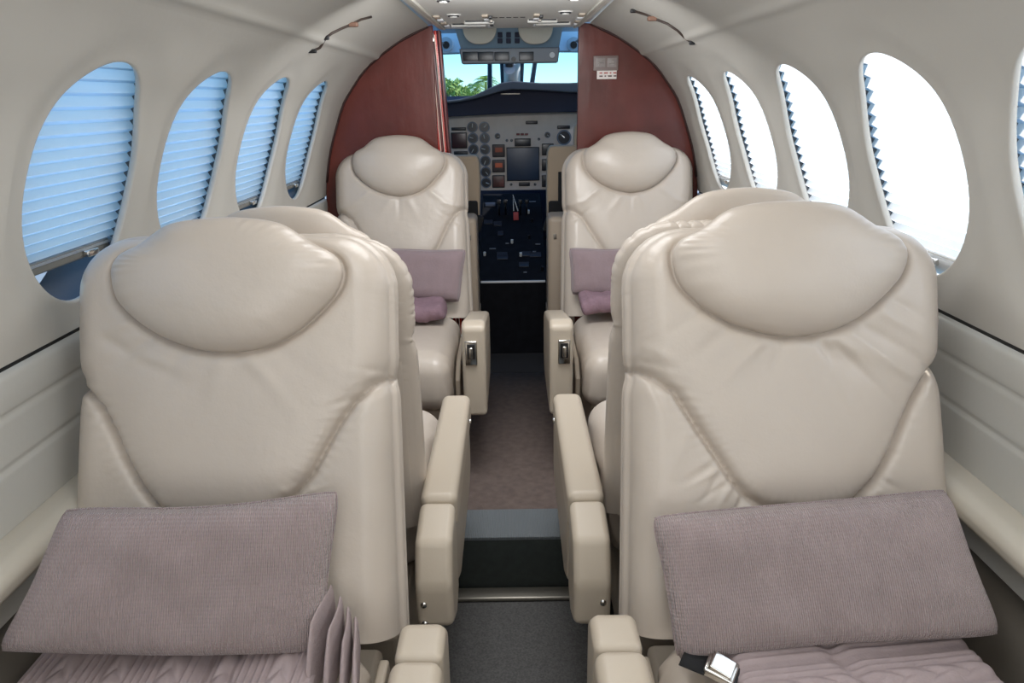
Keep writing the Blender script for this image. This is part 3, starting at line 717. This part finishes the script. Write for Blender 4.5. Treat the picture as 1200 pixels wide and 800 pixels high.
# seat belt buckle on the nearest right seat
bk = empty('seat_belt', tuple(at(845, 784, Z=.475))); bk.rotation_euler = (R(12), R(10), R(-30)); tag(bk, 'black seat belt with polished buckle beside the right mauve blanket', 'seat belt')
box('buckle_body', (0, 0, 0), (.024, .020, .008), CHROME, bk, r=.004, k=3)
prism('buckle_flap', [(-.020, .006), (.014, .006), (.019, .012), (-.016, .017)], -.016, .016, CHROME, bk, bev=.002, axis='y')
box('tongue_slot', (.025, 0, 0), (.003, .015, .004), BLACK, bk, r=.001)
mbw = MB(); mbw.grid(np.array([[(x, y, -.004 - .02 * abs(x - .02)) for y in (-.022, .022)] for x in np.linspace(.02, .11, 8)]))
mbw.grid(np.array([[(x, y, -.004 - .16 * abs(x + .02)) for y in (-.022, .022)] for x in np.linspace(-.02, -.06, 6)]))
bk.scale = (.85, .85, .85)
w_ = mbw.build('webbing', BLACKW, bk); sm = w_.modifiers.new('s', 'SOLIDIFY'); sm.thickness = .003

# ================================================================== COCKPIT
tag(box('floor_cockpit', (0, 3.6, -.02), (.76, .47, .02), mat('cockpit_carpet', (34, 35, 40), .95), r=0), kind='structure')
# cockpit shell: side walls and roof narrowing forward
def cshell(side):
    rows = []
    for y in np.linspace(2.925, 4.75, 14):
        t = (y - 2.925) / 1.825; sx = 1 - .32 * t ** 1.6
        row = []
        for x, z in PR[::16]:
            row.append((side * x * sx, y, z))
        row = [(side * .735 * sx, y, 0)] + row
        rows.append(row)
    return np.array(rows)
YC = np.linspace(2.925, 4.75, 14)
# side walls below the glass line, and a roof back to the windshield header
for side in (-1, 1):
    G = cshell(side); mb = MB()
    k = int(np.argmax(G[0, :, 2] > 1.08))
    mb.grid(G[:, :k + 1]); mb.grid(G[:6, k:])
    tag(mb.build('wall_cockpit', COCKB), kind='structure')
tag(box('ceiling_cockpit', (0, 3.28, 1.50), (.42, .37, .008), COCKB, r=0), kind='structure')
tag(box('floor_nose', (0, 4.4, .30), (.6, .35, .02), PEDM, r=0), kind='structure')
tag(box('wall_nose', (0, 4.74, .6), (.62, .02, .62), NAVY, r=0), kind='structure')
# windshield: header, pillars, panes
zh = float(at(600, 64, Y=4.0)[2])
ws = empty('windshield', (0, 4.15, 1.22)); tag(ws, kind='structure'); ws.name = 'window_10'
hdr = prism('window_frame', [(-.62, 1.60), (-.62, zh), (-.40, zh + .004), (0, zh + .012), (.40, zh + .004), (.62, zh), (.62, 1.60)], 3.93, 4.02, COCKB, axis='y', bev=.006); hdr.parent = ws; hdr.matrix_parent_inverse = Matrix.Translation((0, -4.15, -1.22))
def wpart(b, name, m, **k):
    o = b.build(name, m, ws, **k); o.matrix_parent_inverse = Matrix.Translation((0, -4.15, -1.22)); return o
cp0, cp1 = at(600, 66, Y=3.97), at(600, 102, Y=4.40)
wpart(MB().tube([cp0, (cp0 + cp1) / 2, cp1], [.045, .046, .05], 16), 'center_post', WHITEP)
for dx in (-.052, .052): wpart(MB().tube([cp0 + [dx, .01, 0], cp1 + [dx, 0.01, 0]], .012, 8), 'window_seal', POSTM)
for side in (-1, 1):
    a0 = np.array([side * .05, 4.0, zh + .02]); a1 = np.array([side * .60, 3.96, zh + .02]); b1 = np.array([side * .56, 4.36, 1.15]); b0 = np.array([side * .05, 4.42, 1.15])
    wpart(MB().add([a0, a1, b1, b0], [(0, 1, 2, 3)]), 'pane', WSPANE)
    wpart(MB().tube([(side * .60, 3.95, zh + .02), (side * .555, 4.36, 1.12)], .03, 10), 'side_pillar', COCKB)
for x0_, x1_ in ((574, 574), (628, 622)):
    p0 = at(x0_, 66, Y=4.10); p1 = at(x1_, 108, Y=4.50)
    o = MB().tube([p0, p1], [.012, .015], 8).build('windshield_wiper', POSTM); tag(o, 'dark blue upright strut behind the windshield, %s of the centre post' % ('left' if x0_ < 600 else 'right'), 'wiper', 'windshield struts')
# eyeball vents on the header
for px, lb in ((523, 'left'), (672, 'right')):
    v = empty('air_vent', tuple(at(px, 52, Y=3.915))); tag(v, 'small round cockpit air vent at the %s of the overhead panel' % lb, 'air vent', 'cockpit eyeball vents')
    MB().tube([(0, .01, 0), (0, -.012, 0)], .034, 20).build('bezel', mat('vent_blue', (120, 140, 156), .4), v, sharp=40)
    MB().tube([(0, -.010, -.002), (0, -.020, -.004)], .017, 16).build('nozzle', BLACK, v, sharp=40)
# overhead panel
oh = empty('overhead_console', (0, 3.45, 1.36)); tag(oh, 'grey overhead cockpit panel with a row of dark gauges and switches', 'overhead panel')
def oat(px, py, Y): return at(px, py, Y) - np.array(oh.location)
L0, L1 = oat(540, 75, 3.42), oat(655, 73, 3.42); T0, T1 = oat(538, 57, 3.42), oat(656, 56, 3.42)
prism('gauge_strip', [(L0[0] + .004, L0[2]), (L1[0] - .004, L0[2]), (T1[0], T0[2]), (T0[0], T0[2])], 0 - .035, .03, mat('overhead_grey', (128, 134, 142), .45), oh, bev=.006, axis='y')
fw_ = oat(600, 66, 3.42)
for px, w in ((551, 17), (569, 17), (588, 16), (617, 16)):
    c = oat(px, 65.5, 3.38); box('gauge', (c[0], -.038, c[2]), (w / 2 * .0040, .003, .0185), DARKINST, oh, r=.002)
c = oat(602, 69, 3.38); MB().tube([(c[0], -.034, c[2]), (c[0], -.05, c[2])], .010, 12).build('knob', BLACK, oh, sharp=40)
c = oat(647.5, 64, 3.38); MB().tube([(c[0], -.034, c[2]), (c[0], -.045, c[2])], .012, 12).build('knob', WHITEP, oh, sharp=40)
# sloping switch board above the strip
U0, U1, D0, D1 = oat(532, 30, 3.34), oat(660, 29, 3.34), oat(540, 57, 3.44), oat(655, 56, 3.44)
bb = MB(); bb.add([U0, U1, D1, D0, U0 + [0, .06, .02], U1 + [0, .06, .02], D1 + [0, .06, .02], D0 + [0, .06, .02]], [(0, 1, 2, 3), (4, 7, 6, 5), (0, 4, 5, 1), (1, 5, 6, 2), (2, 6, 7, 3), (3, 7, 4, 0)])
bb.build('switch_board', COCKB, oh, smooth=False)
for k, px in enumerate((586, 596, 606)):
    for py in (41, 48):
        c = oat(px, py, 3.385); box('rocker_switch', (c[0], c[1] - .012, c[2]), (.010, .008, .010), NAVY, oh, r=.002)
def disc_half(px0, px1, pyt, pyb, Y, name, parent, m, org, Th=.010):
    c = at((px0 + px1) / 2, pyt, Y) - org; e = at(px1, pyt, Y) - org; b = at((px0 + px1) / 2, pyb, Y) - org
    rx = e[0] - c[0]; rz = c[2] - b[2]
    pts = [(c[0] + rx * math.copysign(abs(math.cos(t)) ** .8, math.cos(t)), c[2] - rz * abs(math.sin(t)) ** .8) for t in np.linspace(0, math.pi, 18)]
    return prism(name, pts, c[1] - Th, c[1] + Th, m, parent, bev=.003, axis='y')
for i, (a_, b_, lb) in enumerate(((542, 582, 'left'), (607, 648, 'right'))):
    v = empty('sun_visor', tuple(at((a_ + b_) / 2, 30, 3.32))); tag(v, 'rounded beige sun visor hanging %s of the overhead switches' % lb, 'sun visor', 'cockpit sun visors')
    disc_half(a_, b_, 29, 52, 3.32, 'visor_pad', v, VISOR, np.array(v.location))
    MB().tube([(-.06, .0, .004), (.06, 0, .004)], .004, 8).build('hinge_rod', ALU, v)
cpz = at(597, 80, 3.9); mc = empty('compass', tuple(cpz)); tag(mc, 'small magnetic compass on the windshield centre post', 'compass')
g = MB(); g.tube([(0, .02, 0), (0, -.02, 0)], .030, 24); g.box((0, 0, .03), (.026, .02, .03), .006); g.build('housing', mat('compass_grey', (150, 158, 166), .4), mc, sharp=40)
box('dial_window', (0, -.022, .016), (.016, .002, .011), BLACK, mc, r=.002)

# glareshield
gs = empty('glareshield', (0, 4.0, 1.15)); tag(gs, 'dark navy hood curving over the instrument panel below the windshield', 'glareshield')
def gat(px, py, Y=3.98): q = at(px, py, Y); return (q[0], q[2] - 1.15)
top = [(500, 119), (527, 118), (545, 116), (560, 112), (575, 107), (588, 103), (600, 102), (630, 103), (660, 104), (678, 106), (700, 108)]
botm = [(700, 131), (678, 131), (640, 132), (600, 133), (560, 135), (527, 137), (500, 138)]
prism('hood', [gat(*p) for p in top + botm], -.02, .16, NAVY, gs, bev=.008, axis='y')
tp = [(500, 116), (527, 118), (545, 116), (560, 112), (575, 105), (588, 99), (600, 97), (630, 99), (660, 99), (678, 98), (700, 97)]
low = [(700, 110), (660, 109), (630, 107), (600, 106), (588, 108), (575, 112), (560, 116), (545, 119), (527, 121), (500, 121)]
prism('hood_top', [gat(*p, 4.3) for p in tp + low], -.14, .42, NAVYT, gs, bev=.006, axis='y')
for o_ in gs.children:
    pass
g = MB(); c = gat(598, 110); g.box((c[0], -.028, c[1]), (.05, .006, .004), .002); g.build('hood_lip', ALU, gs)

# instrument panel
YP = 4.10
ip = empty('instrument_panel', (0, YP, .9)); tag(ip, 'grey aircraft instrument panel packed with gauges around a dark screen', 'instrument panel')
def iat(px, py): q = at(px, py, YP - .012); return q[0], q[2] - .9
zt = iat(600, 132)[1]; zb_ = iat(600, 223)[1]
prism('panel', [(-.52, zt + .02), (.52, zt + .02), (.52, zb_), (-.52, zb_)], -.006, .02, PANELM, ip, bev=.003, axis='y')
def iround(px, py, rpx, face=DARKINST, name='round_gauge', bez=None):
    x, z = iat(px, py); r = rpx * .0047
    g_ = MB(); g_.tube([(x, -.004, z), (x, -.014, z)], r, 22); o = g_.build(name, bez or mat('bezel_blue', (84, 98, 116), .4) if 'bezel_blue' not in bpy.data.materials else bpy.data.materials['bezel_blue'], ip, sharp=40)
    MB().tube([(x, -.013, z), (x, -.0155, z)], r * .8, 22).build('dial', face, o, sharp=40)
    q = MB(); a = px * 1.3 + py
    q.box((x + r * .3 * math.cos(a), -.0165, z + r * .3 * math.sin(a)), (r * .36, .0008, r * .06), 0, M=Matrix.Rotation(-a, 3, 'Y')); q.build('needle', NEEDLE, o)
    return o
def irect(px0, py0, px1, py1, face, name='display', bez=BLACK, b=1.2):
    x0_, z0_ = iat(px0, py1); x1_, z1_ = iat(px1, py0)
    o = box(name, ((x0_ + x1_) / 2, -.010, (z0_ + z1_) / 2), ((x1_ - x0_) / 2, .006, (z1_ - z0_) / 2), bez, ip, r=.003)
    k = b * .0047
    box('face', (0, -.0065, 0), ((x1_ - x0_) / 2 - k, .0012, (z1_ - z0_) / 2 - k), face, o, r=.001)
    return o
for i, py in enumerate((149, 162, 175, 188.5, 201.5, 214)):
    iround(553.5 + i * .7, py, 6.2, face=DARKINST); iround(567.5 + i * .45, py, 6.2, face=DARKINST)
irect(529, 155, 547, 174, mat('adi_dark', (62, 30, 34), .3)); irect(529, 149, 546, 153, DARKINST); irect(532, 177, 548, 182, DARKINST); irect(527, 184, 548, 202, DARKINST)
for py0 in (169, 187, 205): irect(577, py0, 591.5, py0 + 15, ORANGE if py0 < 205 else mat('dim_gauge', (86, 50, 46), .3))
mf = irect(594, 172, 632, 212, SCREEN, 'screen', BLACK, 1.0)
for px in (599, 627): iround(px, 216, 1.6, BLACK, 'knob')
irect(608, 213.5, 621, 218, DARKINST, 'display')
irect(603, 162, 622, 171.5, DARKINST, 'radio_display')
for py0 in (169, 187):
    x_, z_ = iat(584.5, py0 + 6.5); box('gauge_glow', (x_, -.0185, z_), (.020, .001, .012), mat('gauge_glow', (120, 72, 56), .6, emit=((235, 110, 60), .09 if py0 > 180 else .04)), ip, r=.0009)
iround(583, 159.5, 3.4, BLACK, 'knob'); iround(641.5, 158, 3.4, BLACK, 'knob'); iround(594, 164.5, 1.6, BLACK, 'knob'); iround(599.5, 164.5, 1.6, BLACK, 'knob'); iround(631.5, 163, 1.6, BLACK, 'knob')
for px in (607, 612, 617): irect(px - 2, 156, px + 2, 158.5, mat('warn_red', (120, 40, 44), .4) if 'warn_red' not in bpy.data.materials else bpy.data.materials['warn_red'], 'warning_light', BLACK, .2)
irect(616, 141.5, 630, 145.5, DARKINST, 'clock_display')
for py0 in (168, 186, 205): irect(635, py0, 649, py0 + 14, DARKINST)
iround(661, 161, 8.5, DARKINST); irect(653, 147, 668, 151, DARKINST)
for py0 in (184, 203): irect(653, py0, 670, py0 + 15, DARKINST)

# centre pedestal
pd = empty('pedestal', (0, 3.4, 0)); tag(pd, 'black cockpit centre pedestal with small levers and switches below the screen', 'pedestal')
pts = [(3.40 - 3.4, .0), (0, .36), (.02, .372), (.78, .69), (.78, 0)]
prism('body', pts, -.165, .165, PEDM, pd, bev=.006)
box('end_strip', (0, -.006, .367), (.155, .006, .005), WHITEP, pd, r=.002)
def pat(t, x):   # point on the sloping top
    return (x, .02 + .76 * t, .372 + .318 * t)
sl = math.atan2(.318, .76)
rs = np.random.default_rng(5)
for i in range(26):
    t = rs.uniform(.05, .9); x = rs.uniform(-.145, .145); p_ = pat(t, x)
    if abs(x) < .03 and .45 < t < .8: continue
    if i % 3 == 0: MB().tube([p_, (p_[0], p_[1] - .006, p_[2] + .018)], .007, 10).build('knob', BLACK if i % 2 else NEEDLE, pd, sharp=40)
    elif i % 3 == 1: box('switch_plate', (p_[0], p_[1], p_[2] + .003), (rs.uniform(.014, .03), .02, .004), mat('plate_dark', (40, 42, 50), .4) if 'plate_dark' not in bpy.data.materials else bpy.data.materials['plate_dark'], pd, r=.002, rot=(sl, 0, 0))
    else: box('legend_strip', (p_[0], p_[1], p_[2] + .002), (rs.uniform(.008, .02), .003, .002), mat('legend_grey', (110, 114, 120), .5) if 'legend_grey' not in bpy.data.materials else bpy.data.materials['legend_grey'], pd, r=.0005, rot=(sl, 0, 0))
for x in (-.07, -.035, .045, .08):
    p_ = pat(.72, x); lv = MB().tube([p_, (p_[0], p_[1] - .05, p_[2] + .07)], .005, 8).build('power_lever', BLACK, pd)
    MB().box((p_[0], p_[1] - .055, p_[2] + .078), (.011, .008, .012), .005).build('lever_grip', BLACK, lv)
# control lock with pale cord and red flag
cl_ = empty('control_lock', tuple(at(603, 246, 3.9))); tag(cl_, 'pale looped cord with red tag hanging over the black pedestal', 'control lock')
a_, b_, c_ = at(601, 228, 3.95) - np.array(cl_.location), at(602, 247, 3.9) - np.array(cl_.location), at(607, 247, 3.9) - np.array(cl_.location)
MB().tube([b_ + [0, 0, .0], a_ + [0, 0, 0], c_], .0035, 8).build('cord', NEEDLE, cl_)
MB().box((b_ + c_) / 2 + [0, 0, -.028], (.014, .004, .022), .003).build('red_tag', mat('tag_red', (170, 70, 70), .6), cl_)

# crew seats
for side, lb in ((-1, 'tan pilot seat seen beyond the far left cabin seat'), (1, 'tan copilot seat seen beyond the far right cabin seat')):
    cs = empty('pilot_chair', (side * .335, 3.52, 0)); tag(cs, lb, 'seat', 'cockpit crew seats')
    i = -side
    edge = [(at(559, 182, 3.38) if side < 0 else at(644, 171, 3.38)), (at(563, 215, 3.38) if side < 0 else at(640.5, 215, 3.38)), (at(562, 268, 3.38) if side < 0 else at(641, 262, 3.38))]
    e = [(p[0] - side * .335, p[2]) for p in edge]
    oth = .13 * side
    prism('backrest', [(oth, e[0][1]), (e[0][0], e[0][1]), (e[0][0] + i * .010, e[0][1] - .03), (e[1][0], e[1][1]), (e[2][0], e[2][1]), (oth, e[2][1])], -.14, -.06, CREWS, cs, bev=.014, seg=3, axis='y')
    box('headrest', (side * .04, -.09, e[0][1] + .035), (.09, .035, .06), CREWS, cs, r=.025)
    box('seat_cushion', (0, .10, .40), (.15, .22, .06), CREWS, cs, r=.03)
    box('seat_base', (0, .10, .17), (.12, .18, .169), BLACK, cs, r=.01)
    hx = at(551 if side < 0 else 652, 250, 3.24); hx = hx - np.array([side * .335, 3.52, 0])
    h = MB(); h.box(hx, (.035, .015, .055), .01, 3); h.box(hx + [i * .035, 0, -.045], (.018, .02, .035), .008, 3, M=Matrix.Rotation(.3, 3, 'Y'))
    h.box(hx + [side * .02, .01, .10], (.012, .006, .08), .003); h.build('harness', BLACKW, cs)

# ================================================================== OUTSIDE
tag(box('ground', (0, 60, -1.3), (150, 120, .05), TARMAC, r=0), kind='structure')
def palm(x, y, ztop, L, seed, label):
    root = empty('palm_tree', (x, y, -1.25)); tag(root, label, 'tree', 'trees beyond the windshield')
    H = ztop + 1.25; MB().tube([(0, 0, 0), (.1, 0, H * .5), (.05, 0, H)], [.22, .16, .14], 8).build('trunk', TRUNK, root)
    g = np.random.default_rng(seed); mb = MB()
    for i in range(26):
        az = i * 2.4; el = g.uniform(-.1, 1.2); n = 10; prev = None
        c0 = np.array([.05, 0, H]); d = np.array([math.cos(az) * math.cos(el), math.sin(az) * math.cos(el), math.sin(el)]); pts = []
        for k in range(n + 1):
            t = k / n; p = c0 + d * L * t + np.array([0, 0, -L * .75 * t * t]); pts.append(p)
        for k in range(1, n):
            t = (pts[k + 1] - pts[k - 1]); t /= np.linalg.norm(t); s_ = np.cross(t, [0, 0, 1]); s_ /= np.linalg.norm(s_) + 1e-6
            w = L * .28 * math.sin(math.pi * (k / n) ** .7) + .02
            for sg in (-1, 1):
                for u in (0, .5):
                    b_ = pts[k] * (1 - u) + pts[k + 1] * u
                    mb.add([b_, b_ + t * .06 * L / 2, b_ + sg * s_ * w + t * w * .5 - np.array([0, 0, w * .35])], [(0, 1, 2)])
    mb.build('crown', FROND, root, smooth=False, fix=False)
def tree(x, y, zc, rr, seed, label):
    root = empty('leafy_tree', (x, y, -1.25)); tag(root, label, 'tree', 'trees beyond the windshield')
    MB().tube([(0, 0, 0), (0, 0, zc + 1.25)], [.25, .15], 8).build('trunk', TRUNK, root)
    g = np.random.default_rng(seed); mb = MB()
    for i in range(2600):
        d = g.normal(size=3); d /= np.linalg.norm(d); c = np.array([0, 0, zc + 1.25]) + d * rr * g.uniform(.55, 1.) * np.array([1.2, 1, .8]) * (1 + .25 * math.sin(d[0] * 7 + seed) * math.cos(d[2] * 6))
        a = g.normal(size=3) * rr * .09; b_ = g.normal(size=3) * rr * .09; mb.add([c, c + a, c + b_], [(0, 1, 2)])
    mb.build('crown', LEAFG, root, smooth=False, fix=False)
palm(-2.9, 90, 3.1, 2.4, 1, 'yellow-green palm tree beyond the left windshield pane beside the post')
palm(-4.6, 100, 2.6, 2.2, 2, 'smaller palm tree beyond the left windshield pane, further from the post')
tree(-7.0, 85, 1.7, 2.3, 3, 'bushy green tree beyond the left windshield pane nearest the red door')
tree(-5.0, 95, .9, 1.9, 4, 'low bushy green tree between the palms and the bushier tree')

# ================================================================== LIGHT
world = bpy.data.worlds.new('sky'); bpy.context.scene.world = world; world.use_nodes = True
nt = world.node_tree; bg = nt.nodes['Background']
tc = nt.nodes.new('ShaderNodeTexCoord'); sp = nt.nodes.new('ShaderNodeSeparateXYZ'); rp = nt.nodes.new('ShaderNodeValToRGB')
nt.links.new(tc.outputs['Generated'], sp.inputs[0]); nt.links.new(sp.outputs['Z'], rp.inputs['Fac'])
rp.color_ramp.elements[0].position = 0.; rp.color_ramp.elements[0].color = lin((196, 236, 246)) + (1,)
rp.color_ramp.elements[1].position = .6; rp.color_ramp.elements[1].color = lin((92, 158, 232)) + (1,)
e_ = rp.color_ramp.elements.new(.05); e_.color = lin((150, 226, 248)) + (1,)
e_ = rp.color_ramp.elements.new(.22); e_.color = lin((120, 196, 244)) + (1,)
nt.links.new(rp.outputs['Color'], bg.inputs['Color']); bg.inputs['Strength'].default_value = 1.4
def light(name, kind, loc, rot, energy, color=(1, 1, 1), **k):
    l = bpy.data.lights.new(name, kind); l.energy = energy; l.color = color
    for a, b in k.items(): setattr(l, a, b)
    o = bpy.data.objects.new(name, l); C.objects.link(o); o.location = loc; o.rotation_euler = rot; return o
sun = light('sun', 'SUN', (0, 0, 5), (0, 0, 0), 4.8, (1, .97, .92), angle=R(.6))
d = Vector((-.80, .05, -.56)).normalized(); sun.rotation_euler = d.to_track_quat('-Z', 'Y').to_euler()
# added area lights out of view that fill the cabin
for y, e, w, sy, tl in ((-.45, 2.4, .45, .7, 0), (.55, 2.6, .45, .7, 0), (1.45, 3.4, .45, .5, 0), (1.85, 4.8, .5, .2, 38)):
    light('cabin_fill', 'AREA', (0, y, 1.44 if not tl else 1.38), (R(tl), 0, 0), e, (.98, .99, 1), shape='RECTANGLE', size=w, size_y=sy)  # fill areas added for wash lights, the tilted one aimed at far seats
for x in (-.35, .35):
    light('upward_fill', 'AREA', (x, -.35, .80), (R(180), R(-12 if x > 0 else 12), 0), 3.3, (.97, .99, 1), shape='RECTANGLE', size=.4, size_y=.9)  # upward fill areas added behind the camera to brighten ceiling and upper walls
light('aft_fill', 'AREA', (0, -1.15, .95), (R(98), 0, 0), 4.2, (.98, .99, 1), shape='RECTANGLE', size=1.1, size_y=.9)  # area added before the closed aft wall, standing in for door daylight

# ================================================================== CAMERA
cam = bpy.data.cameras.new('camera'); co = bpy.data.objects.new('camera', cam); C.objects.link(co)
cam.sensor_width = 36; cam.lens = 36 * FOC / 1200; cam.clip_start = .02; cam.clip_end = 500
M = Matrix(((RT[0], UP[0], -FW[0], CAM[0]), (RT[1], UP[1], -FW[1], CAM[1]), (RT[2], UP[2], -FW[2], CAM[2]), (0, 0, 0, 1)))
co.matrix_world = M
bpy.context.scene.camera = co
vs = bpy.context.scene.view_settings
bpy.context.scene.display_settings.display_device = 'sRGB'
vs.view_transform = 'Standard'; vs.look = 'None'; vs.gamma = 1; vs.use_curve_mapping = False; vs.exposure = 0.35
